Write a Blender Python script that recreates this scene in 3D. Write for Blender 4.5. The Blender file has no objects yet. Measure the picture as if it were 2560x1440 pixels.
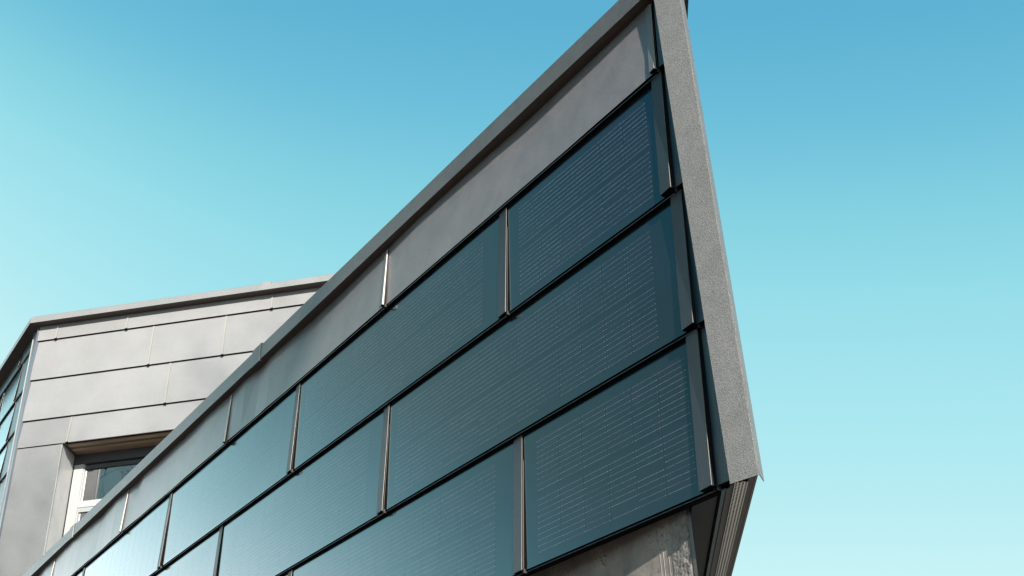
import bpy, math, random
from mathutils import Vector, Matrix
random.seed(7)
S = bpy.context.scene
COL = S.collection

# ------------------------------------------------------------------ camera
cam_d = bpy.data.cameras.new('camera'); cam = bpy.data.objects.new('camera', cam_d); COL.objects.link(cam)
right = Vector((0.5656, 0.8236, -0.0427)).normalized()
back = Vector((0.7048, -0.5096, -0.4935)); back = (back - right * back.dot(right)).normalized()
up = back.cross(right)
m = Matrix((right, up, back)).transposed().to_4x4(); m.translation = (2.9043, -1.5695, 1.6)
cam.matrix_world = m
cam_d.sensor_width = 36; cam_d.lens = 38.965
cam_d.clip_start = 0.05; cam_d.clip_end = 3000
S.camera = cam

# ------------------------------------------------------------------ sky and sun
SUN = Vector((2.8, -1.0, 1.17)).normalized()
EL = math.asin(SUN.z); AZ = math.atan2(SUN.y, SUN.x)
world = bpy.data.worlds.new('World'); S.world = world; world.use_nodes = True
wn = world.node_tree; wn.nodes.clear()
sky = wn.nodes.new('ShaderNodeTexSky'); sky.sky_type = 'NISHITA'; sky.sun_disc = False
sky.sun_elevation = EL; sky.sun_rotation = math.pi / 2 - AZ
sky.air_density = 1.0; sky.dust_density = 0.6; sky.ozone_density = 1.0; sky.altitude = 600
sep = wn.nodes.new('ShaderNodeSeparateColor'); wn.links.new(sky.outputs[0], sep.inputs[0])
nrm = wn.nodes.new('ShaderNodeMath'); nrm.operation = 'DIVIDE'; nrm.inputs[1].default_value = 16; nrm.use_clamp = True
tc = wn.nodes.new('ShaderNodeTexCoord'); dt = wn.nodes.new('ShaderNodeVectorMath'); dt.operation = 'DOT_PRODUCT'
dt.inputs[1].default_value = (-.947, -.289, .139)                       # sky pales towards the left; added unseen glow brightens the panel reflections
wn.links.new(tc.outputs['Generated'], dt.inputs[0])
c0_ = wn.nodes.new('ShaderNodeMath'); c0_.operation = 'MAXIMUM'; c0_.inputs[1].default_value = 0; wn.links.new(dt.outputs['Value'], c0_.inputs[0])
c1_ = wn.nodes.new('ShaderNodeMath'); c1_.operation = 'POWER'; c1_.inputs[1].default_value = 13; wn.links.new(c0_.outputs[0], c1_.inputs[0])
c2_ = wn.nodes.new('ShaderNodeMath'); c2_.operation = 'MULTIPLY_ADD'; c2_.inputs[1].default_value = 3.0; c2_.inputs[2].default_value = 1; wn.links.new(c1_.outputs[0], c2_.inputs[0])
c3_ = wn.nodes.new('ShaderNodeMath'); c3_.operation = 'MULTIPLY'; wn.links.new(sep.outputs[1], c3_.inputs[0]); wn.links.new(c2_.outputs[0], c3_.inputs[1])
wn.links.new(c3_.outputs[0], nrm.inputs[0])
ramp = wn.nodes.new('ShaderNodeValToRGB'); wn.links.new(nrm.outputs[0], ramp.inputs[0])       # tone curve of the photograph: sky brightness to colour
stops = ((0.80, (.085, .36, .59)), (1.30, (.109, .435, .645)), (1.52, (.155, .520, .705)), (1.78, (.235, .640, .760)), (2.10, (.315, .725, .822)),
         (2.60, (.395, .790, .868)), (4.0, (.575, .895, .920)), (5.5, (.68, 1.28, 1.40)), (8.5, (1.45, 2.30, 2.45)), (12.0, (3.0, 3.6, 3.7)), (15.8, (4.4, 4.8, 4.8)))  # top stops exceed the visible sky for the added glow
el = ramp.color_ramp.elements
while len(el) < len(stops): el.new(0.5)
for e_, (p_, c_) in zip(el, stops): e_.position = p_ / 16
for e_, (p_, c_) in zip(el, stops): e_.color = (*c_, 1)
gain = wn.nodes.new('ShaderNodeVectorMath'); gain.operation = 'SCALE'; gain.inputs[3].default_value = 5.41
wn.links.new(ramp.outputs[0], gain.inputs[0])
bg = wn.nodes.new('ShaderNodeBackground'); bg.inputs[1].default_value = 0.061
wo = wn.nodes.new('ShaderNodeOutputWorld')
wn.links.new(gain.outputs[0], bg.inputs[0]); wn.links.new(bg.outputs[0], wo.inputs[0])
sl = bpy.data.lights.new('sun', 'SUN'); sl.energy = 5.0; sl.angle = math.radians(0.5); sl.color = (1.0, 0.95, 0.88)
so = bpy.data.objects.new('sun', sl); COL.objects.link(so)
so.rotation_euler = SUN.to_track_quat('Z', 'Y').to_euler(); so.location = (30, -10, 20)
S.view_settings.view_transform = 'Standard'; S.view_settings.look = 'None'
S.view_settings.exposure = 1.6; S.view_settings.gamma = 1.0; S.view_settings.use_curve_mapping = False

# ------------------------------------------------------------------ materials
def mat(name, color, rough=0.5, metallic=0.0, ior=1.5, mottle=None, bump=None, bump2=None, spec=0.5, coat=0.0, fine=None, vary=0, tint=None):
    """mottle=(scale, colour2, low, high); bump=(scale, strength, distance)"""
    color = tuple(c * .84 for c in color)
    if mottle: mottle = (mottle[0], tuple(c * .84 for c in mottle[1])) + tuple(mottle[2:])
    M = bpy.data.materials.new(name); M.use_nodes = True
    nt = M.node_tree; b = nt.nodes['Principled BSDF']
    b.inputs['Roughness'].default_value = rough; b.inputs['Metallic'].default_value = metallic
    b.inputs['IOR'].default_value = ior; b.inputs['Specular IOR Level'].default_value = spec
    b.inputs['Coat Weight'].default_value = coat
    if tint: b.inputs['Specular Tint'].default_value = (*tint, 1)
    b.inputs['Base Color'].default_value = (*color, 1)
    geo = nt.nodes.new('ShaderNodeNewGeometry')
    if mottle:
        sc, c2, lo, hi = mottle
        n = nt.nodes.new('ShaderNodeTexNoise'); n.inputs['Scale'].default_value = sc; n.inputs['Detail'].default_value = 6
        n.inputs['Roughness'].default_value = 0.62
        nt.links.new(geo.outputs['Position'], n.inputs['Vector'])
        r = nt.nodes.new('ShaderNodeMapRange'); r.inputs[1].default_value = lo; r.inputs[2].default_value = hi
        nt.links.new(n.outputs['Fac'], r.inputs[0])
        mx = nt.nodes.new('ShaderNodeMix'); mx.data_type = 'RGBA'
        mx.inputs[6].default_value = (*color, 1); mx.inputs[7].default_value = (*c2, 1)
        nt.links.new(r.outputs[0], mx.inputs[0]); nt.links.new(mx.outputs[2], b.inputs['Base Color'])
        M['mix'] = mx.name
        if fine:                                   # small speckle on top of the cloudy patches
            f = nt.nodes.new('ShaderNodeTexNoise'); f.inputs['Scale'].default_value = fine[0]; f.inputs['Detail'].default_value = 4
            nt.links.new(geo.outputs['Position'], f.inputs['Vector'])
            ma = nt.nodes.new('ShaderNodeMath'); ma.operation = 'MULTIPLY_ADD'; ma.inputs[1].default_value = fine[1] * 6; ma.inputs[2].default_value = -fine[1] * 3
            nt.links.new(f.outputs['Fac'], ma.inputs[0])
            ad = nt.nodes.new('ShaderNodeMath'); ad.operation = 'ADD'; ad.use_clamp = True
            nt.links.new(r.outputs[0], ad.inputs[0]); nt.links.new(ma.outputs[0], ad.inputs[1]); nt.links.new(ad.outputs[0], mx.inputs[0])
    if vary:                                       # sheet-to-sheet tone from the object's random number
        oi = nt.nodes.new('ShaderNodeObjectInfo'); mr = nt.nodes.new('ShaderNodeMapRange')
        mr.inputs[3].default_value = 1 - vary; mr.inputs[4].default_value = 1 + vary
        nt.links.new(oi.outputs['Random'], mr.inputs[0])
        vm = nt.nodes.new('ShaderNodeVectorMath'); vm.operation = 'SCALE'
        nt.links.new(b.inputs['Base Color'].links[0].from_socket, vm.inputs[0]); nt.links.new(mr.outputs[0], vm.inputs[3])
        nt.links.new(vm.outputs[0], b.inputs['Base Color'])
    last = None
    for bp in (bump, bump2):
        if bp:
            n = nt.nodes.new('ShaderNodeTexNoise'); n.inputs['Scale'].default_value = bp[0]; n.inputs['Detail'].default_value = 3
            nt.links.new(geo.outputs['Position'], n.inputs['Vector'])
            bu = nt.nodes.new('ShaderNodeBump'); bu.inputs['Strength'].default_value = bp[1]; bu.inputs['Distance'].default_value = bp[2]
            nt.links.new(n.outputs['Fac'], bu.inputs['Height'])
            if last: nt.links.new(last.outputs[0], bu.inputs['Normal'])
            last = bu
    if last: nt.links.new(last.outputs[0], b.inputs['Normal'])
    return M

M = {}
M['glass'] = mat('satin_solar_glass', (0.0062, 0.0062, 0.0082), 0.15, ior=1.62, tint=(.26, .80, 1), mottle=(9, (0.0078, 0.0074, 0.0095), .4, .6), bump=(900, .03, .0004))
M['cell'] = mat('solar_cell_silicon', (0.0076, 0.0066, 0.0092), 0.16, ior=1.61, tint=(.28, .79, 1), mottle=(14, (0.0102, 0.0078, 0.0122), .4, .62), bump=(900, .05, .0005))
M['wire'] = mat('tinned_wire', (0.135, 0.185, 0.20), 0.16, ior=1.66, tint=(.40, .77, 1))
M['dot'] = mat('solder_dot', (0.28, 0.32, 0.33), 0.16, ior=1.66, tint=(.40, .77, 1))
M['tile'] = mat('dark_blue_coated_sheet', (0.010, 0.024, 0.034), 0.38, bump=(330, .5, .0015))
M['lap'] = mat('dark_stucco_sheet', (0.0075, 0.0125, 0.0185), 0.48, spec=.35, bump=(380, .8, .002))
M['edge'] = mat('bare_cut_edge', (0.30, 0.26, 0.22), 0.45, metallic=0.3, bump=(500, .4, .001))
M['black'] = mat('black_gap', (0.002, 0.002, 0.0025), 0.9, spec=0.05)
M['grey'] = mat('grey_coated_aluminium', (0.075, 0.067, 0.069), 0.36, vary=.14, spec=.5, fine=(260, .6), mottle=(12, (0.104, 0.092, 0.092), .3, .7), bump=(520, .45, .0010))
M['rear'] = mat('pale_grey_coated_aluminium', (0.152, 0.148, 0.147), 0.48, vary=.10, mottle=(4.0, (0.176, 0.170, 0.171), .3, .7), bump=(160, .25, .002), fine=(120, .5))
M['rearplate'] = mat('pale_joint_plate', (0.165, 0.160, 0.160), 0.48, bump=(160, .25, .002))
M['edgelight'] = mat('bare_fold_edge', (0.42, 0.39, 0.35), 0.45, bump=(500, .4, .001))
M['rearlap'] = mat('pale_fold_strip', (0.21, 0.20, 0.185), 0.45)
M['jamb'] = mat('jamb_sheet_bounce_light', (0.42, 0.41, 0.405), 0.45, mottle=(6, (0.37, 0.36, 0.355), .4, .6))  # colour lifted to carry light thrown back by the window panes
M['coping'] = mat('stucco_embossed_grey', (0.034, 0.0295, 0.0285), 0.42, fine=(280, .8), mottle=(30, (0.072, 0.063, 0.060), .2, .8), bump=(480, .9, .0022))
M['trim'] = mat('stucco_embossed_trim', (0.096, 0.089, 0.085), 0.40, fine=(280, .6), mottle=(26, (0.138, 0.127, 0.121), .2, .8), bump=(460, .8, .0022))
M['brown'] = mat('dark_brown_underside', (0.040, 0.024, 0.018), 0.6, mottle=(40, (0.065, 0.040, 0.030), .35, .65))
M['vent'] = mat('white_perforated_sheet', (0.86, 0.83, 0.78), 0.45)
M['ventdark'] = mat('brown_perforated_sheet', (0.06, 0.042, 0.03), 0.45)
M['soffit'] = mat('anthracite_soffit_sheet', (0.009, 0.011, 0.017), 0.5, spec=.15, mottle=(8, (0.012, 0.012, 0.020), .35, .65))
M['profile'] = mat('bronze_profile', (0.050, 0.040, 0.036), 0.45, metallic=0.2)
M['bluerefl'] = mat('blue_reflection_strip', (0.02, 0.07, 0.10), 0.4)  # painted blue for the reflected line along the soffit edge
M['white'] = mat('white_window_frame', (0.30, 0.30, 0.295), 0.35)
M['whitegrey'] = mat('grey_window_rail', (0.24, 0.245, 0.25), 0.35)
M['fascia'] = mat('shade_darkened_fascia', (0.030, 0.029, 0.031), 0.5, bump=(300, .4, .001))  # dark grey deepened, putting the shade under the window head into the colour
M['pane'] = mat('window_glass', (0.004, 0.004, 0.005), 0.015, ior=2.6)
M['cornerb'] = mat('blue_grey_corner_sheet', (0.036, 0.041, 0.055), 0.4)
M['render'] = mat('rendered_wall', (0.35, 0.34, 0.32), 0.8)
M['bark'] = mat('winter_bark', (0.075, 0.043, 0.036), 0.85, bump=(30, .5, .02))

# wood with stripes along the board
def wood(name, c1, c2):
    W = mat(name, c1, 0.6, mottle=(4, c2, .35, .65))
    return W
WOODS = [wood('larch_board_dark', (0.085, 0.048, 0.031), (0.125, 0.07, 0.045)), wood('larch_board_pale', (0.34, 0.245, 0.15), (0.24, 0.165, 0.10)),
         wood('larch_board_brown', (0.17, 0.10, 0.066), (0.24, 0.15, 0.10))]

# fair-faced concrete with pits
def concrete():
    Mx = mat('fair_faced_concrete', (0.095, 0.076, 0.067), 0.75, mottle=(9, (0.20, 0.165, 0.145), .36, .64), bump=(60, .35, .004))
    nt = Mx.node_tree; b = nt.nodes['Principled BSDF']
    geo = nt.nodes.new('ShaderNodeNewGeometry')
    v = nt.nodes.new('ShaderNodeTexNoise'); v.inputs['Scale'].default_value = 130; v.inputs['Detail'].default_value = 2
    big = nt.nodes.new('ShaderNodeTexNoise'); big.inputs['Scale'].default_value = 9; big.inputs['Detail'].default_value = 2
    nt.links.new(geo.outputs['Position'], v.inputs['Vector']); nt.links.new(geo.outputs['Position'], big.inputs['Vector'])
    ad = nt.nodes.new('ShaderNodeMath'); ad.operation = 'MULTIPLY_ADD'; ad.inputs[1].default_value = 0.6
    nt.links.new(big.outputs['Fac'], ad.inputs[0]); nt.links.new(v.outputs['Fac'], ad.inputs[2])
    r = nt.nodes.new('ShaderNodeMapRange'); r.inputs[1].default_value = 0.95; r.inputs[2].default_value = 1.06
    nt.links.new(ad.outputs[0], r.inputs[0])
    mx = nt.nodes.new('ShaderNodeMix'); mx.data_type = 'RGBA'; mx.inputs[7].default_value = (0.060, 0.050, 0.045, 1)
    old = nt.nodes[Mx['mix']]
    nt.links.new(old.outputs[2], mx.inputs[6]); nt.links.new(r.outputs[0], mx.inputs[0]); nt.links.new(mx.outputs[2], b.inputs['Base Color'])
    return Mx
M['concrete'] = concrete()
M['rough'] = mat('rough_broken_concrete', (0.085, 0.072, 0.066), 0.85, mottle=(60, (0.19, 0.165, 0.148), .3, .7), bump=(140, .8, .006))

# ------------------------------------------------------------------ helpers
def mesh(name, verts, faces, mats, fm=None, smooth=False):
    me = bpy.data.meshes.new(name); me.from_pydata([tuple(v) for v in verts], [], faces)
    for q in (mats if isinstance(mats, (list, tuple)) else [mats]): me.materials.append(q)
    if fm: me.polygons.foreach_set('material_index', fm)
    if smooth: me.polygons.foreach_set('use_smooth', [True] * len(me.polygons))
    me.update(); return me
def link(name, me, parent=None, mw=None):
    o = bpy.data.objects.new(name, me); COL.objects.link(o)
    if parent: o.parent = parent
    if mw is not None: o.matrix_basis = mw
    return o
def thing(name, label, cat, loc=(0, 0, 0), group=None):
    o = bpy.data.objects.new(name, None); COL.objects.link(o); o.location = loc; o.empty_display_size = .2
    o['label'] = label; o['category'] = cat
    if group: o['group'] = group
    return o
class MB:
    def __init__(s): s.v = []; s.f = []; s.m = []
    def poly(s, pts, mi=0):
        n = len(s.v); s.v += [Vector(p) for p in pts]; s.f.append(tuple(range(n, n + len(pts)))); s.m.append(mi)
    def hexa(s, p, mi=0, skip=()):
        """p: 4 bottom points (ccw), 4 top points"""
        n = len(s.v); s.v += [Vector(q) for q in p]
        for k, f in enumerate(((3, 2, 1, 0), (4, 5, 6, 7), (0, 1, 5, 4), (1, 2, 6, 5), (2, 3, 7, 6), (3, 0, 4, 7))):
            if k in skip: continue
            s.f.append(tuple(n + i for i in f)); s.m.append(mi[k] if isinstance(mi, (list, tuple)) else mi)
    def box(s, a, b, mi=0):
        (x0, y0, z0), (x1, y1, z1) = a, b
        s.hexa([(x0, y0, z0), (x1, y0, z0), (x1, y1, z0), (x0, y1, z0), (x0, y0, z1), (x1, y0, z1), (x1, y1, z1), (x0, y1, z1)], mi)
    def extr(s, prof, a, b, mi=0, cap=True):
        """prof: list of offset vectors, swept from a to b"""
        n = len(s.v); k = len(prof); a = Vector(a); b = Vector(b)
        s.v += [a + Vector(p) for p in prof] + [b + Vector(p) for p in prof]
        for i in range(k):
            j = (i + 1) % k; s.f.append((n + i, n + j, n + k + j, n + k + i)); s.m.append(mi)
        if cap:
            s.f.append(tuple(n + i for i in range(k))[::-1]); s.m.append(mi); s.f.append(tuple(n + k + i for i in range(k))); s.m.append(mi)
    def get(s, name, mats): return mesh(name, s.v, s.f, mats, s.m)
    def build(s, name, mats, parent=None, mw=None): return link(name, s.get(name, mats), parent, mw)
class Frame:
    """wall frame: u along the wall, o outwards, z up"""
    def __init__(s, org, u, o): s.org = Vector(org); s.u = Vector(u).normalized(); s.o = Vector(o).normalized()
    def __call__(s, u, o, z): return s.org + s.u * u + s.o * o + Vector((0, 0, z))
MAIN = Frame((0, 0, 0), (1, 0, 0), (0, -1, 0))
UB = Vector((0.7195, 0.6944, 0)).normalized(); NB = Vector((-UB.y, UB.x, 0))
REAR = Frame((-6.8489, 0.2919, 0), UB, -NB)
LEFT = Frame((0, 0.15, 0), (1, 0, 0), (0, -1, 0))
SD = Vector((-0.7615, 0.6482, 0)).normalized(); SN = Vector((SD.y, -SD.x, 0)); SN = SN if SN.x > 0 else -SN
K = Vector((1.5137, 0.0, 0))
SIDE = Frame(K, SD, SN)

# ------------------------------------------------------------------ ground
g = mesh('ground', [(-400, -400, 0), (400, -400, 0), (400, 400, 0), (-400, 400, 0)], [(0, 1, 2, 3)],
         mat('pale_gravel_ground', (0.165, 0.143, 0.128), 0.9, mottle=(0.8, (0.12, 0.11, 0.09), .45, .6), bump=(40, .5, .02)))
go = link('ground', g); go['kind'] = 'structure'

# ------------------------------------------------------------------ shingle panels
def panel_matrix(fr, u0, zb, tilt, pitch):
    up_ = Vector((0, 0, pitch)) - fr.o * tilt; up_.normalize()
    nrm = fr.u.cross(up_); nrm = nrm if nrm.dot(fr.o) > 0 else -nrm
    mw = Matrix((fr.u, up_, nrm)).transposed().to_4x4(); mw.translation = fr(u0, 0, zb); return mw
CACHE = {}
def slab(kind, w, h, th, matkey, facets):
    """metal tile in local coords: x width, y up, z outwards; facets = gently oil-canned sheet"""
    mb = MB(); rnd = random.Random(int(w * 1000) + int(h * 1000) + facets * 31)
    xs = [0.0]
    if facets:
        while xs[-1] < w - .12: xs.append(xs[-1] + rnd.uniform(.10, .30))
        if w - xs[-1] < .10 and len(xs) > 1: xs[-1] = w
        else: xs.append(w)
    else: xs.append(w)
    zt = [0 if i in (0, len(xs) - 1) or not facets else rnd.uniform(-.0085, .0085) for i in range(len(xs))]
    zb_ = [0 if not facets else rnd.uniform(-.0030, .0030) for i in range(len(xs))]
    for i in range(len(xs) - 1):
        a, b = xs[i], xs[i + 1]
        mb.poly([(a, 0, zb_[i]), (b, 0, zb_[i + 1]), (b, h, zt[i + 1]), (a, h, zt[i])], 0)
    mb.poly([(0, 0, -th), (w, 0, -th), (w, 0, -.0008), (0, 0, -.0008)], 1)
    mb.poly([(0, h, -th), (0, 0, -th), (0, 0, 0), (0, h, 0)], 1)
    mb.poly([(w, 0, -th), (w, h, -th), (w, h, 0), (w, 0, 0)], 1)
    mb.poly([(w, 0, -th), (0, 0, -th), (0, h, -th), (w, h, -th)], 1)
    return mb.get(kind, [M[matkey], M['black']])
def bead_mesh(w, keyA):
    mb = MB()
    r = .0013; c = (-.0035, -.0045)
    mb.extr([(0, c[0] + r * math.sin(t * math.pi / 3), c[1] + r * math.cos(t * math.pi / 3)) for t in range(6)], (0, 0, 0), (w, 0, 0), 0)
    mb.box((0, -.006, -.024), (w, .004, -.0075), 1)
    return mb.get('drip_edge', [M[keyA], M['black']])
def lap_mesh(wd, h, l0, l1, r0, r1, strip, edge, bead=True, closed=False):
    """seam strip ending at x=0 (its right edge), rising from the sheet towards the bottom"""
    mb = MB()
    A = [(-wd, 0, l1), (0, 0, r1), (0, h, r0), (-wd, h, l0)]
    B = [(-wd, 0, .0002), (0, 0, .0002), (0, h, .0002), (-wd, h, .0002)]
    mb.poly(A, 0)
    mb.poly([A[0], A[3], B[3], B[0]], 0)
    ft, fb = (r0 * .55, r1 * .5) if bead and wd < .03 else (min(.0010, r0 * .8), min(.0014, r1 * .8)) if bead else (r0 - .0003, r1 - .0003)
    mb.poly([(0, 0, r1), (0, 0, r1 - fb), (0, h, r0 - ft), (0, h, r0)], 1)   # bright folded edge
    mb.poly([(-.0012, 0, r1 - fb + .001), (-.0012, 0, .0002), (-.0012, h, .0002), (-.0012, h, r0 - ft + .001)], 0 if closed else 2)   # open fold below it
    mb.poly([(-wd, .0015, .0002), (-.002, .0015, .0002), (-.002, .0015, r1), (-wd, .0015, l1)], 2)
    if bead:
        mb.extr([(.0008 + .0004 * math.cos(t * math.pi / 3), 0, .0008 + .0004 * math.sin(t * math.pi / 3)) for t in range(6)], (0, .003, .003), (0, h * .8, 0), 3)
        mb.box((-.0020, -.0065, -.006), (.0018, .003, .0030), 3)
        mb.box((-.0100, -.005, -.008), (-.0035, .002, r1 * .4), 2)
    else:
        mb.box((-.018, -.012, -.006), (.002, .006, r1 * .8), 2)
    return mb.get('seam_strip', [strip, edge, M['black'], M['profile']])
CW, CH, CP, X0 = .0915, .1455, .0935, .058
ROWS = (.0215, .1765)
def cell_mesh():
    c = .006
    a, b = 0, CW
    mb = MB(); z = .00015
    mb.poly([(c, 0, z), (b - c, 0, z), (b, c, z), (b, CH - c, z), (b - c, CH, z), (c, CH, z), (0, CH - c, z), (0, c, z)])
    return mb.get('solar_cell', [M['cell']])
CELL = cell_mesh()
def ncols(w): return int((w - .045 - X0 + .004) // CP)
def wires_mesh(w):
    mb = MB(); rnd = random.Random(3)
    for c in range(ncols(w)):
        x = X0 + c * CP
        for y0 in ROWS:
            for k in range(10):
                y = y0 + .0075 + k * .0145; hw = .00026
                if rnd.random() < .03: continue
                hw = .00020 * rnd.choice((.7, 1, 1, 1.3))
                mb.poly([(x + .002, y - hw, .0003), (x + CW - .001, y - hw, .0003), (x + CW - .001, y + hw, .0003), (x + .002, y + hw, .0003)])
                for q in range(5):
                    if rnd.random() < (.8 if q in (0, 4) else .45):
                        xx = x + .003 + q * (CW - .006) / 4; d = .00065 if q in (0, 4) else .00042
                        mb.poly([(xx - d, y - d, .00045), (xx + d, y - d, .00045), (xx + d, y + d, .00045), (xx - d, y + d, .00045)], 1)
    return mb.get('wire_grid', [M['wire'], M['dot']])
def cached(key, fn):
    if key not in CACHE: CACHE[key] = fn()
    return CACHE[key]
def add_panel(root, fr, u0, u1, zb, pitch, tilt, kind, solar, keys, lap, cells=True, wires=True, lap_at_end=True, h=None, facets=0):
    w = u1 - u0; h = h or pitch + .035
    mw = panel_matrix(fr, u0, zb, tilt, pitch)
    wr = round(w, 3)
    p = link(kind, cached((kind, wr, h, keys['sheet'], facets), lambda: slab(kind, w - .001, h, .010, keys['sheet'], facets)), root, mw)
    link('drip_edge', cached(('bead', wr, keys['bead']), lambda: bead_mesh(w - .001, keys['bead'])), p)
    if lap_at_end:
        link('seam_strip', cached(('lap', lap, h, keys['strip']), lambda: lap_mesh(*([lap[0], h - .04] + list(lap[1:5])), M[keys['strip']], M[keys.get('edge', 'edge')], keys.get('bead2', True), lap[0] == .041 and len(lap) == 6)), p, Matrix.Translation((w, 0, 0)))
    if solar:
        if cells:
            for c in range(ncols(w)):
                for y0 in ROWS: link('solar_cell', CELL, p, Matrix.Translation((X0 + c * CP, y0, 0)))
        else:
            def many():
                mb = MB()
                for c in range(ncols(w)):
                    for y0 in ROWS: mb.poly([v.co + Vector((X0 + c * CP, y0, 0)) for v in CELL.vertices])
                return mb.get('solar_cells', [M['cell']])
            q = link('solar_cells', cached(('cells', wr), many), p); q['kind'] = 'stuff'
        if wires: q = link('wire_grid', cached(('wire', wr), lambda: wires_mesh(w)), p); q['kind'] = 'stuff'
    return p

# ================================================================== low wing with the solar facade
wing = thing('solar_wing', 'low pointed wing in front, clad with dark blue solar panels under grey coping', 'building', (0, 0.5, 0))
wing_inv = Matrix.Translation((0, -0.5, 0))
def W(o):                      # world-space part under the wing
    o.matrix_basis = wing_inv @ o.matrix_basis; return o
PITCH, Z1 = .3610, 3.415
UEND = 1.404
SK = dict(sheet='glass', bead='tile', strip='lap')
GK = dict(sheet='grey', bead='tile', strip='grey', edge='edgelight')
LAPS = (.041, .0008, .0065, .004, .0095)
LAPE = (.041, .0090, .0140, .0130, .0185, 1)
LAPG = (.0175, .005, .0110, .006, .0130)
LAPGE = (.021, .007, .0125, .0095, .0150)
def row_spans(first, lo):
    s = [first]
    while s[-1] > lo: s.append(s[-1] - 1.4)
    return s
# row 1: plain grey sheets
ends = [1.40, 0.0, -1.4, -2.8, -4.2, -5.6, -7.0, -8.4]
for i in range(len(ends) - 1):
    W(add_panel(wing, MAIN, ends[i + 1], ends[i], Z1, PITCH, .016, 'cladding_panel', False, GK, LAPG if i else LAPGE, h=.262, facets=i + 1))
# rows 2-4: solar panels
for r, (first, off) in enumerate(((UEND, .7089), (1.415, .0150), (UEND, .7291))):
    seams = [first, off] + [off - 1.4 * k for k in range(1, 7)]
    for i in range(len(seams) - 1):
        u1, u0 = seams[i], seams[i + 1]
        near = u1 > (-2.5, -2.0, -1.5)[r]
        W(add_panel(wing, MAIN, u0, u1, Z1 - PITCH * (r + 1), PITCH, .016, 'solar_panel', True, SK, LAPS if i else LAPE, cells=near, wires=u1 > -2.0))
# end strip between the last seam and the corner trim, one per row
for r in range(4):
    zb = Z1 - PITCH * r; h = .30 if r == 0 else PITCH + .03
    mb = MB(); a = 1.409; b = 1.462
    mb.hexa([MAIN(a, .0065, zb), MAIN(b, .0065, zb), MAIN(b, -.016, zb), MAIN(a, -.016, zb),
             MAIN(a, -.011, zb + h), MAIN(b, -.011, zb + h), MAIN(b, -.034, zb + h), MAIN(a, -.034, zb + h)], [1, 0, 0, 0, 0, 0])
    W(mb.build('closing_strip', [M['tile'], M['black']], wing))
# corner trim: stucco sheet turned 10 degrees, folded lip at its right
TL, BL = Vector((1.4483, -0.0315, 3.5943)), Vector((1.4684, -0.0340, 2.3112))
TR, BR = Vector((1.5222, -0.0187, 3.5400)), Vector((1.5323, -0.0227, 2.3110))
ztop = 3.662
TL = BL + (TL - BL) * ((ztop - BL.z) / (TL.z - BL.z)); TR = BR + (TR - BR) * ((ztop - BR.z) / (TR.z - BR.z))
fl = Vector((-.0262, .0400, -.0)); tin = Vector((.0, .0012, 0)); inn = Vector((0.002, .040, 0))
mb = MB()
e = Vector((.0028, .0012, 0))
mb.poly([BL, BR, TR, TL], 0)                                    # face
mb.poly([BR, BR + e, TR + e, TR], 1)                            # bright rounded bend
mb.poly([BR + e, BR + e + fl, TR + e + fl, TR + e], 0)          # lip
mb.poly([BL, TL, TL + inn, BL + inn + Vector((0, 0, .04))], 2)                        # inner return
mb.poly([BL + tin, TL + tin, TR + Vector((0, .002, 0)), BR + Vector((0, .002, 0))], 2)
mb.poly([BR + e + Vector((-.0015, 0, 0)), TR + e + Vector((-.0015, 0, 0)), TR + e + fl + Vector((-.0015, 0, 0)), BR + e + fl + Vector((-.0015, 0, 0))], 2)
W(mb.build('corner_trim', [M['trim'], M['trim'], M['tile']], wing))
# coping of the long side: sections with cover plates at the joints
ZS, DC, HC = 3.6475, .021, .0775
def coping_prof(fr, u, d, zs, hc, back_):
    return [fr(u, d, zs), fr(u, d, zs + hc - .013), fr(u, d - .012, zs + hc), fr(u, -back_, zs + hc - .012), fr(u, -back_, zs)]
def loft(mb, A, B, mi=0, caps=True):
    n = len(mb.v); k = len(A); mb.v += list(A) + list(B)
    for i in range(k):
        j = (i + 1) % k; mb.f.append((n + i, n + j, n + k + j, n + k + i)); mb.m.append(mi[i] if isinstance(mi, (list, tuple)) else mi)
    if caps:
        mb.f.append(tuple(range(n, n + k))[::-1]); mb.m.append(mi[0] if isinstance(mi, (list, tuple)) else mi)
        mb.f.append(tuple(range(n + k, n + 2 * k))); mb.m.append(mi[0] if isinstance(mi, (list, tuple)) else mi)
def miter(fr1, fr2, d, inset, z): return miter2(fr1, fr2, d, d, z)
def miter2(fr1, fr2, d, d2, z):
    """point at outward distance d from both walls"""
    a = fr1.o.xy.normalized(); b = fr2.o.xy.normalized()
    ca = fr1.org.xy.dot(a) + d; cb = fr2.org.xy.dot(b) + d2
    det = a.x * b.y - a.y * b.x
    return Vector(((ca * b.y - cb * a.y) / det, (a.x * cb - b.x * ca) / det, z))
def coping_prof_at(pt, d, zs, hc, back_):
    return [pt(d, zs), pt(d, zs + hc - .013), pt(d - .012, zs + hc), pt(-back_, zs + hc - .012), pt(-back_, zs)]
cm = [0, 0, 0, 0, 1]
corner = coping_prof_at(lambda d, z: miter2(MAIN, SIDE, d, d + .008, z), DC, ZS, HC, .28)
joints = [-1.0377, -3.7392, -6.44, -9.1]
prev = corner
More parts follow.
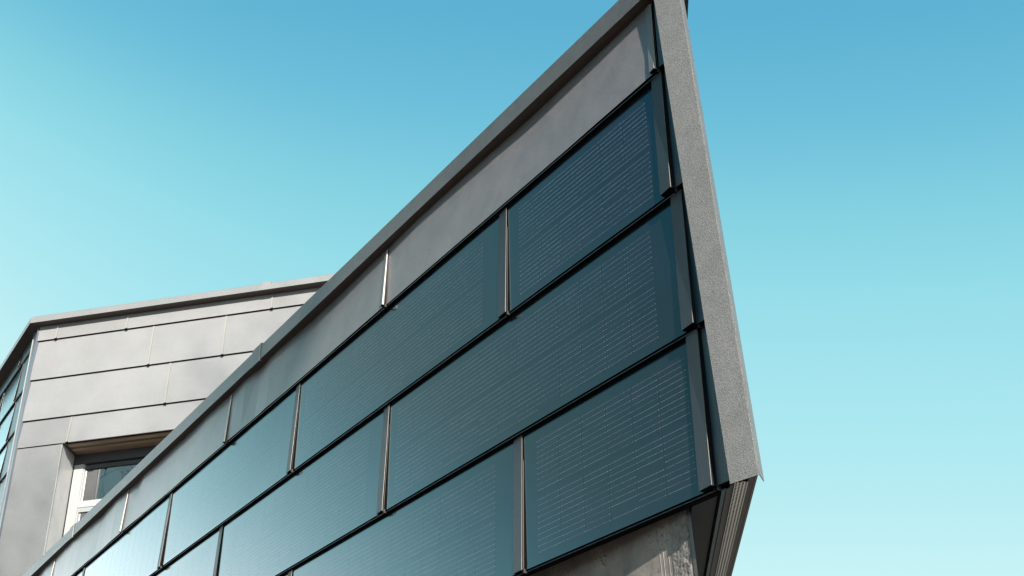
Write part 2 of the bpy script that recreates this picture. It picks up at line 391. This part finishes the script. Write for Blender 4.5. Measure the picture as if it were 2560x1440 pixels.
for j in joints:
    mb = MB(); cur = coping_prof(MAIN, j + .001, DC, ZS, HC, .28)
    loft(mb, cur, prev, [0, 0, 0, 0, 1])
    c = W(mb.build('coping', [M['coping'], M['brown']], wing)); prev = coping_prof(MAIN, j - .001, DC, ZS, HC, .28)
    mb = MB(); a = j - .088; b = j
    A = [MAIN(a, DC + .0010, ZS - .003), MAIN(a, DC + .0010, ZS + HC - .003), MAIN(a, DC - .004, ZS + HC + .0010), MAIN(a, -.1, ZS + HC + .001), MAIN(a, -.1, ZS + HC - .004), MAIN(a, DC - .012, ZS + HC - .002), MAIN(a, DC - .003, ZS + HC - .006), MAIN(a, DC - .003, ZS - .003)]
    B = [v + Vector((b - a, 0, 0)) for v in A]
    loft(mb, A, B, 0)
    mb.box(tuple(MAIN(b - .0005, DC + .0034, ZS - .004)), tuple(MAIN(b + .0012, DC + .0003, ZS + HC - .002)), 1)
    mb.box(tuple(MAIN(b - .003, DC + .0034, ZS - .006)), tuple(MAIN(b + .005, DC - .004, ZS - .0035)), 1)
    q = mb.build('joint_plate', [M['coping'], M['edge']], c); q.matrix_basis = Matrix.Identity(4)
# coping of the receding side
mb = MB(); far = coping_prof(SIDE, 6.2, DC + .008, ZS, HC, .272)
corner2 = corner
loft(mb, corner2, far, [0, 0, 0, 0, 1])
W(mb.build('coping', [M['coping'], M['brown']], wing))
# perforated ventilation strip under the coping and under the side cladding
def perforated(name, P, along, across, length, width, cols, pitch, holex, holey, m_, parent):
    """strip of sheet with real slots"""
    mb = MB(); cw = width / cols
    n = int(length / pitch); P = Vector(P)
    for c in range(cols):
        for i in range(n):
            t0 = (i + (.5 if c % 2 else 0)) * pitch; u0 = c * cw
            pt = lambda t, u: P + along * (t0 + t * pitch) + across * (u0 + u * cw)
            a = (1 - holex) / 2; b = (1 - holey) / 2
            o = [pt(0, 0), pt(1, 0), pt(1, 1), pt(0, 1)]; h = [pt(a, b), pt(1 - a, b), pt(1 - a, 1 - b), pt(a, 1 - b)]
            k = len(mb.v); mb.v += o + h
            for q in range(4):
                r = (q + 1) % 4; mb.f.append((k + q, k + r, k + 4 + r, k + 4 + q)); mb.m.append(0)
    return W(mb.build(name, [m_], parent))
perforated('vent_strip', MAIN(-7.0, -.013, ZS - .0015), MAIN.u, MAIN.o, 8.42, .013, 2, .0072, .62, .55, M['ventdark'], wing)['kind'] = 'stuff'
# wall core, terrace floor
mb = MB()
corner_in = miter(MAIN, SIDE, -.056, 0, 0)
far_s = SIDE(6.3, -.056, 0); far_m = MAIN(-9.0, -.056, 0)
def quadwall(mb, a, b, z0, z1, th, nrm, mi=0):
    a, b = Vector(a), Vector(b); n = Vector(nrm) * th
    mb.hexa([a + Vector((0, 0, z0)), b + Vector((0, 0, z0)), b + n + Vector((0, 0, z0)), a + n + Vector((0, 0, z0)),
             a + Vector((0, 0, z1)), b + Vector((0, 0, z1)), b + n + Vector((0, 0, z1)), a + n + Vector((0, 0, z1))], mi)
ci, ci2 = corner_in, miter(MAIN, SIDE, -.26, 0, 0)
def prism(mb, q, z0, z1): mb.hexa([p + Vector((0, 0, z0)) for p in q] + [p + Vector((0, 0, z1)) for p in q])
prism(mb, [far_m, ci, ci2, MAIN(-9.0, -.26, 0)], 2.45, ZS - .004)
W(mb.build('wall_core', [M['black']], wing))
mb = MB(); prism(mb, [ci, far_s, SIDE(6.3, -.26, 0), ci2], 2.40, ZS - .006)
W(mb.build('wall_core', [M['black']], wing))
fl_pts = [MAIN(-9, -.1, 0), miter(MAIN, SIDE, -.1, 0, 0), SIDE(6.3, -.1, 0), Vector((-9, 5.5, 0))]
mb = MB(); mb.hexa([p + Vector((0, 0, 2.70)) for p in fl_pts] + [p + Vector((0, 0, 2.85)) for p in fl_pts])
W(mb.build('terrace_floor', [M['render']], wing))
# side cladding (seen edge-on) as overlapping sheets
for r in range(4):
    zb = Z1 + .02 - PITCH * r; h = .22 if r == 0 else PITCH + .02
    for s0, s1 in ((.03, 1.43), (1.43, 2.83), (2.83, 4.23), (4.23, 5.63)):
        mb = MB()
        A = [SIDE(s0, 0, zb), SIDE(s1, 0, zb), SIDE(s1, -.012, zb), SIDE(s0, -.012, zb), SIDE(s0, -.018, zb + h), SIDE(s1, -.018, zb + h), SIDE(s1, -.03, zb + h), SIDE(s0, -.03, zb + h)]
        mb.hexa(A); W(mb.build('cladding_panel', [M['grey']], wing))
# underside of the tip
ZF = 2.322
def under(name, o0, o1, z, m_, s0=-.02, s1=6.2, th=.004, parent=wing, y0=.008):
    mb = MB()
    # cut the near end along the facade plane
    def near(o):
        p = SIDE(0, o, 0); t = (y0 - p.y) / SD.y
        return p + SD * t
    a, b = near(o0), near(o1); c, d = SIDE(s1, o1, 0), SIDE(s1, o0, 0)
    q = [a, b, c, d]
    mb.hexa([p + Vector((0, 0, z)) for p in q] + [p + Vector((0, 0, z + th)) for p in q])
    return W(mb.build(name, [m_], parent))
under('soffit_panel', -.1200, -.0700, ZF + .006, M['soffit'])
under('edge_profile', -.0695, -.0655, ZF + .002, M['black'])
under('edge_profile', -.0650, -.0570, ZF + .001, M['bluerefl'])  # strip coloured as the bluish reflection beside the soffit
under('edge_profile', -.0565, -.0500, ZF - .002, M['profile'])
under('edge_profile', -.0495, -.0430, ZF + .003, M['profile'])
p0 = SIDE(0, -.0425, 0); p0 = p0 + SD * ((-.010 - p0.y) / SD.y) + Vector((0, 0, ZF))
perforated('vent_strip', p0, SD, SIDE.o, 3.2, .0260, 4, .0085, .66, .56, M['vent'], wing)['kind'] = 'stuff'
under('vent_backing', -.046, -.014, ZF + .03, M['black'], y0=-.010)
under('edge_profile', -.0160, .0005, ZF + .003, M['profile'], th=.03, y0=-.010)
under('edge_profile', -.0036, -.0024, ZF + .0015, M['edge'], th=.0012, y0=-.010)

# ================================================================== concrete wall below
conc = thing('concrete_wall', 'raw concrete wall with pits under the lower edge of the solar facade', 'wall', (0, 0.6, 0))
cinv = Matrix.Translation((0, -0.6, 0))
yaw = math.radians(5.0)
cu = Vector((math.cos(yaw), -math.sin(yaw), 0)); CO = Vector((1.2650, .045, 0))
CF = Frame(CO, cu, Vector((-math.sin(yaw), -math.cos(yaw), 0)))
def C_(o): o.matrix_basis = cinv @ o.matrix_basis; return o
mb = MB()
pts = [CF(-9, 0, 0), CF(-.068, 0, 0), CF(-.068, 0, 0) + SD * .4, CF(-9, -.3, 0)]
mb.hexa([p for p in pts] + [p + Vector((0, 0, 2.44)) for p in pts])
C_(mb.build('wall_face', [M['concrete']], conc))
# broken edge band: a coarse relief
mb = MB(); nx, nz = 10, 230; rnd = random.Random(5)
z0, z1 = 1.0, 2.438
grid = {}
for i in range(nx + 1):
    for k in range(nz + 1):
        t = i / nx; dpt = .0015 + rnd.uniform(0, .0022) * (t > .2) + .0016 * rnd.random() * (t > .55)
        if i == nx: dpt = rnd.uniform(-.002, .004)
        grid[i, k] = len(mb.v); mb.v.append(CF(-.068 + .066 * t + (rnd.uniform(-.0015, .0015) if 0 < i < nx else 0), dpt, z0 + (z1 - z0) * k / nz))
for i in range(nx):
    for k in range(nz): mb.f.append((grid[i, k], grid[i + 1, k], grid[i + 1, k + 1], grid[i, k + 1])); mb.m.append(0)
C_(mb.build('broken_edge', [M['rough']], conc))
mb = MB()
pts = [CF(-.070, -.002, 0), CF(-.001, -.004, 0), CF(-.001, -.004, 0) + SD * .4, CF(-.070, -.002, 0) + SD * .4]
mb.hexa([p for p in pts] + [p + Vector((0, 0, 2.436)) for p in pts]); C_(mb.build('wall_end', [M['concrete']], conc))
for x in (-.112, -.100, -.082):
    mb = MB(); w_ = .0016
    pts = [CF(x - w_, -.001, 0), CF(x + w_, -.001, 0), CF(x + w_ * .4, .0008, 0), CF(x - w_ * .4, .0008, 0)]
    mb.hexa([p + Vector((0, 0, .5)) for p in pts] + [p + Vector((0, 0, 2.435)) for p in pts]); C_(mb.build('formwork_ridge', [M['concrete']], conc))
mb = MB()
pts = [CF(.001, .004, 0), CF(.010, .003, 0), CF(.010, .003, 0) + SD * .03, CF(.001, .004, 0) + SD * .03]
mb.hexa([p + Vector((0, 0, .3)) for p in pts] + [p + Vector((0, 0, 2.434)) for p in pts]); C_(mb.build('edge_rail', [M['profile']], conc))

# ================================================================== upper storey behind
upb = thing('upper_storey', 'upper storey behind, clad in sunlit pale grey metal sheets, with a white framed window', 'building', (-6.8, 1.0, 2.85))
uinv = Matrix.Translation((6.8, -1.0, -2.85))
def U(o): o.matrix_basis = uinv @ o.matrix_basis; return o
RP, RZ = .3994, 6.4080
RK = dict(sheet='rear', bead='black', strip='rearlap', edge='rearlap', bead2=False)
LAPR = (.017, .005, .009, .006, .011)
S0 = -.196
WINL, HEAD = .236, 5.350
rows = [(RZ, [S0, 0, .7, 2.1, 3.5, 4.9], .170), (RZ - RP, [S0, .967, 1.667, 3.07, 4.47, 4.9], None), (RZ - 2 * RP, [S0, 1.1746, 2.57, 3.97, 4.9], None)]
for zb, ss, h in rows:
    for i in range(len(ss) - 1):
        U(add_panel(upb, REAR, ss[i], ss[i + 1], zb, RP, .016, 'cladding_panel', False, RK, LAPR, h=h, facets=0, lap_at_end=i < len(ss) - 2))
# row above the window is cut short at the head
ss = [S0, .2896, 1.69, 3.09, 4.9]
for i in range(len(ss) - 1):
    U(add_panel(upb, REAR, ss[i], ss[i + 1], HEAD + .004, RP - .145, .016, 'cladding_panel', False, RK, LAPR, h=.285, lap_at_end=i < len(ss) - 2))
# tall sheet between corner and window
mb = MB()
mb.hexa([REAR(S0, 0, 2.85), REAR(WINL - .003, -.002, 2.85), REAR(WINL - .003, -.02, 2.85), REAR(S0, -.02, 2.85), REAR(S0, -.008, HEAD - .001), REAR(WINL - .003, -.010, HEAD - .001), REAR(WINL - .003, -.03, HEAD - .001), REAR(S0, -.03, HEAD - .001)])
U(mb.build('cladding_panel', [M['rear']], upb))
# jamb sheet
DW = .30; JS = .182; HI = 5.350
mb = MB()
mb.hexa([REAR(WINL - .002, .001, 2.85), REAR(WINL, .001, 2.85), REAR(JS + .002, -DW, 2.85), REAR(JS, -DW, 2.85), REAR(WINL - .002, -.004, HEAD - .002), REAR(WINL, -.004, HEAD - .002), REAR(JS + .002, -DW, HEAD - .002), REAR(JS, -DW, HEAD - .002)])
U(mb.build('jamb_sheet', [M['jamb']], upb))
mb = MB()
pts = [REAR(WINL + .002, -.002, HEAD - .004), REAR(.268, -.002, HEAD - .004), REAR(.204, -DW, HI - .004), REAR(JS + .002, -DW, HI - .004)]
mb.hexa(pts + [p + Vector((0, 0, .003)) for p in pts])
U(mb.build('head_flashing', [M['fascia']], upb))
# larch boards of the window head
bd = [(.003, .050, 0), (.0525, .108, 1), (.1105, .152, 0), (.1545, .195, 1), (.1975, .252, 2), (.2545, .305, 2)]
for a, b, k in bd:
    dz = random.uniform(.0, .003); hz = lambda o: HEAD + (HI - HEAD) * o / DW + dz
    pts = [REAR(.185, -a, hz(a)), REAR(4.6, -a, hz(a)), REAR(4.6, -b, hz(b)), REAR(.185, -b, hz(b))]
    mb = MB(); mb.hexa(pts + [p + Vector((0, 0, .022)) for p in pts]); U(mb.build('head_board', [WOODS[k]], upb))
# window
win = U(link('window', None, upb))
win.empty_display_size = .1
def rbox(s0, s1, o0, o1, z0, z1):
    mb = MB(); mb.hexa([REAR(s0, o1, z0), REAR(s1, o1, z0), REAR(s1, o0, z0), REAR(s0, o0, z0), REAR(s0, o1, z1), REAR(s1, o1, z1), REAR(s1, o0, z1), REAR(s0, o0, z1)]); return mb
def UW(o): o.matrix_basis = uinv @ o.matrix_basis; o.matrix_basis = win.matrix_basis.inverted() @ o.matrix_basis; return o
WL, WR = .194, 4.4
UW(rbox(JS + .003, WR, -.42, -DW + .010, 5.262, HI + .03).build('fascia', [M['fascia']], win))
UW(rbox(JS + .003, WL - .001, -.42, -DW - .012, 2.85, 5.261).build('side_gasket', [M['profile']], win))
for a, b in ((WL, .284), (1.75, 1.88), (3.0, 3.13)):
    UW(rbox(a, b, -.40, -DW, 2.90, 5.2605).build('frame_stile', [M['white']], win))
spans = ((.284, 1.75), (1.88, 3.0), (3.13, 4.4))
for a, b in spans:
    UW(rbox(a + .0005, b - .0005, -.39, -DW - .006, 4.862, 4.919).build('frame_rail', [M['white']], win))
    UW(rbox(a + .0005, b - .0005, -.39, -DW - .012, 4.821, 4.8615).build('frame_rail', [M['whitegrey']], win))
    UW(rbox(a + .014, b - .0005, -.39, -DW - .014, 5.216, 5.252).build('frame_rail', [M['fascia']], win))
    UW(rbox(a + .0005, a + .010, -.36, -DW - .010, 4.9195, 5.2605).build('glazing_bead', [M['white']], win))
    UW(rbox(a + .0005, a + .010, -.36, -DW - .010, 3.00, 4.8205).build('glazing_bead', [M['white']], win))
    UW(rbox(a + .0105, b, -.345, -DW - .030, 4.9195, 5.2605).build('pane', [M['pane']], win))
    UW(rbox(a + .0105, b, -.345, -DW - .030, 2.95, 4.8205).build('pane', [M['pane']], win))
# coping of the rear walls
DR, ZR, HR = .089, 6.557, .070
c0 = coping_prof_at(lambda d, z: miter(LEFT, REAR, d, 0, z), DR, ZR, HR, .4)
jr = [2.10, 4.9]
prev = c0
for k, j in enumerate(jr):
    mb = MB(); cur = coping_prof(REAR, j - .001, DR, ZR, HR, .4); loft(mb, prev, cur, [0, 0, 0, 0, 1])
    c = U(mb.build('coping', [M['rear'], M['brown']], upb)); prev = coping_prof(REAR, j + .001, DR, ZR, HR, .4)
    if k == 0:
        q = rbox(j - .075, j + .012, DR - .01, DR + .004, ZR - .002, ZR + HR + .004).build('joint_plate', [M['rearplate']], c); q.matrix_basis = c.matrix_basis.inverted() @ uinv @ Matrix.Identity(4)
mb = MB(); cur = coping_prof(LEFT, -13.0, DR, ZR, HR, .4); loft(mb, cur, c0, [0, 0, 0, 0, 1]); U(mb.build('coping', [M['rear'], M['brown']], upb))
# left wing of the storey with its own solar panels
XC = REAR(S0, 0, 0).x
tl = XC - .135
LKp = dict(sheet='glass', bead='tile', strip='lap')
for r in range(8):
    zb = RZ - RP * r
    so_ = -7.50 if r else -7.60
    xs = [tl - .004, so_, so_ - 1.4, so_ - 2.8, so_ - 4.2]
    if r == 0: xs = [tl - .004, -7.60, -9.0, -10.4, -11.8]
    elif r % 2: xs = [tl - .004, -7.50, -8.27, -9.67, -11.07]
    for i in range(len(xs) - 1):
        u1, u0 = xs[i], xs[i + 1]
        sol = i > 0 and r > 0
        U(add_panel(upb, LEFT, u0, u1, zb, RP, .016, 'solar_panel' if sol else 'cladding_panel', sol, LKp if sol else dict(sheet='tile', bead='tile', strip='coping'),
                    (.030, .0008, .0085, .004, .015), cells=False, h=.172 if r == 0 else None, lap_at_end=i > 0))
# vertical corner trim
mb = MB()
mb.hexa([LEFT(tl, .004, 2.85), LEFT(XC - .004, .006, 2.85), LEFT(XC - .004, -.03, 2.85), LEFT(tl, -.03, 2.85), LEFT(tl, .004, ZR - .002), LEFT(XC - .004, .006, ZR - .002), LEFT(XC - .004, -.03, ZR - .002), LEFT(tl, -.03, ZR - .002)])
mb.box(tuple(LEFT(tl - .006, -.02, 2.85)), tuple(LEFT(tl - .0005, .012, ZR - .002)), 1)
U(mb.build('corner_trim', [M['cornerb'], M['rear']], upb))
# core walls
mb = MB()
quadwall(mb, REAR(-.20, -.045, 0), REAR(WINL - .06, -.045, 0), 2.85, ZR + .03, .2, NB)
quadwall(mb, REAR(-.16, -.05, 0), REAR(4.95, -.05, 0), HEAD + .03, ZR + .03, .3, NB)
U(mb.build('wall_core', [M['black']], upb))
mb = MB(); quadwall(mb, REAR(.02, -.55, 0), REAR(4.9, -.55, 0), 2.85, HEAD + .2, .05, NB); quadwall(mb, REAR(.06, -.425, 0), REAR(.19, -.425, 0), 2.85, HEAD + .2, .12, NB); U(mb.build('room_lining', [M['black']], upb))
mb = MB(); quadwall(mb, LEFT(-13, -.045, 0), LEFT(XC - .02, -.045, 0), 2.85, ZR + .02, .2, (0, 1, 0)); U(mb.build('wall_core', [M['black']], upb))
mb = MB(); a = REAR(4.95, 0, 0); quadwall(mb, a, a + NB * 6, 2.85, ZR + .03, .2, -UB); U(mb.build('side_wall', [M['rear']], upb))
pts = [LEFT(-13, -.2, 0), LEFT(XC - .05, -.2, 0), REAR(4.9, -.3, 0), REAR(4.9, -6, 0), Vector((-13, 8, 0))]
mb = MB(); mb.poly([p + Vector((0, 0, ZR + .02)) for p in pts]); U(mb.build('roof', [M['render']], upb))

# ================================================================== bare winter trees
def tree(name, base, height, spread, label, seed, depth=6, lean=(0, 0), girth=.017):
    rnd = random.Random(seed); t = thing(name, label, 'tree', base, 'bare winter trees')
    T, B = MB(), MB()
    def seg(mb, a, b, ra, rb, n):
        d = (b - a).normalized(); x = d.orthogonal().normalized(); y = d.cross(x); k = len(mb.v)
        for p, r in ((a, ra), (b, rb)):
            mb.v += [p + (x * math.cos(q * 2 * math.pi / n) + y * math.sin(q * 2 * math.pi / n)) * r for q in range(n)]
        for q in range(n): mb.f.append((k + q, k + (q + 1) % n, k + n + (q + 1) % n, k + n + q)); mb.m.append(0)
    def grow(a, d, L, r, lev):
        n = 3; p = a; mb = T if lev == 0 else B
        for k in range(n):
            d = (d + Vector((rnd.uniform(-1, 1), rnd.uniform(-1, 1), rnd.uniform(-.5, .9))) * (.05 if lev == 0 else .22)).normalized()
            q = p + d * (L / n); r2 = r * (.90 if lev == 0 else .82); seg(mb, p, q, r, r2, 8 if lev == 0 else (5 if lev < 3 else 3)); p, r = q, r2
            if lev > 0 and lev < depth and rnd.random() < .55:
                s = (d + Vector((rnd.uniform(-1, 1), rnd.uniform(-1, 1), rnd.uniform(-.4, .8))) * .9).normalized(); grow(p, s, L * .6, r * .6, lev + 1)
        if lev < depth:
            for k in range(4 if lev == 0 else rnd.choice((2, 2, 3))):
                az = rnd.uniform(0, 6.28) if lev else k * 1.57 + rnd.uniform(-.4, .4)
                s = (d + Vector((math.cos(az), math.sin(az), rnd.uniform(0, .35))) * rnd.uniform(.45, spread)).normalized()
                grow(p, s, L * rnd.uniform(.55, .72) if lev else L * .55, r * rnd.uniform(.6, .75), lev + 1)
    grow(Vector((0, 0, 0)), Vector((lean[0], lean[1], 1)).normalized(), height * .36, height * girth, 0)
    k = height / max(v.z for v in B.v)
    for mb in (T, B): mb.v = [v * k for v in mb.v]
    T.build('trunk', [M['bark']], t); B.build('crown', [M['bark']], t)
    return t
tree('bare_tree', (-4.6, -10.5, 0), 11.5, .9, 'bare branched winter tree mirrored in the white framed window', 11, girth=.030)
tree('bare_tree', (16.0, -8.0, 0), 16.8, .9, 'taller bare winter tree standing apart on the sunny side of the building', 23, depth=7, girth=.022)
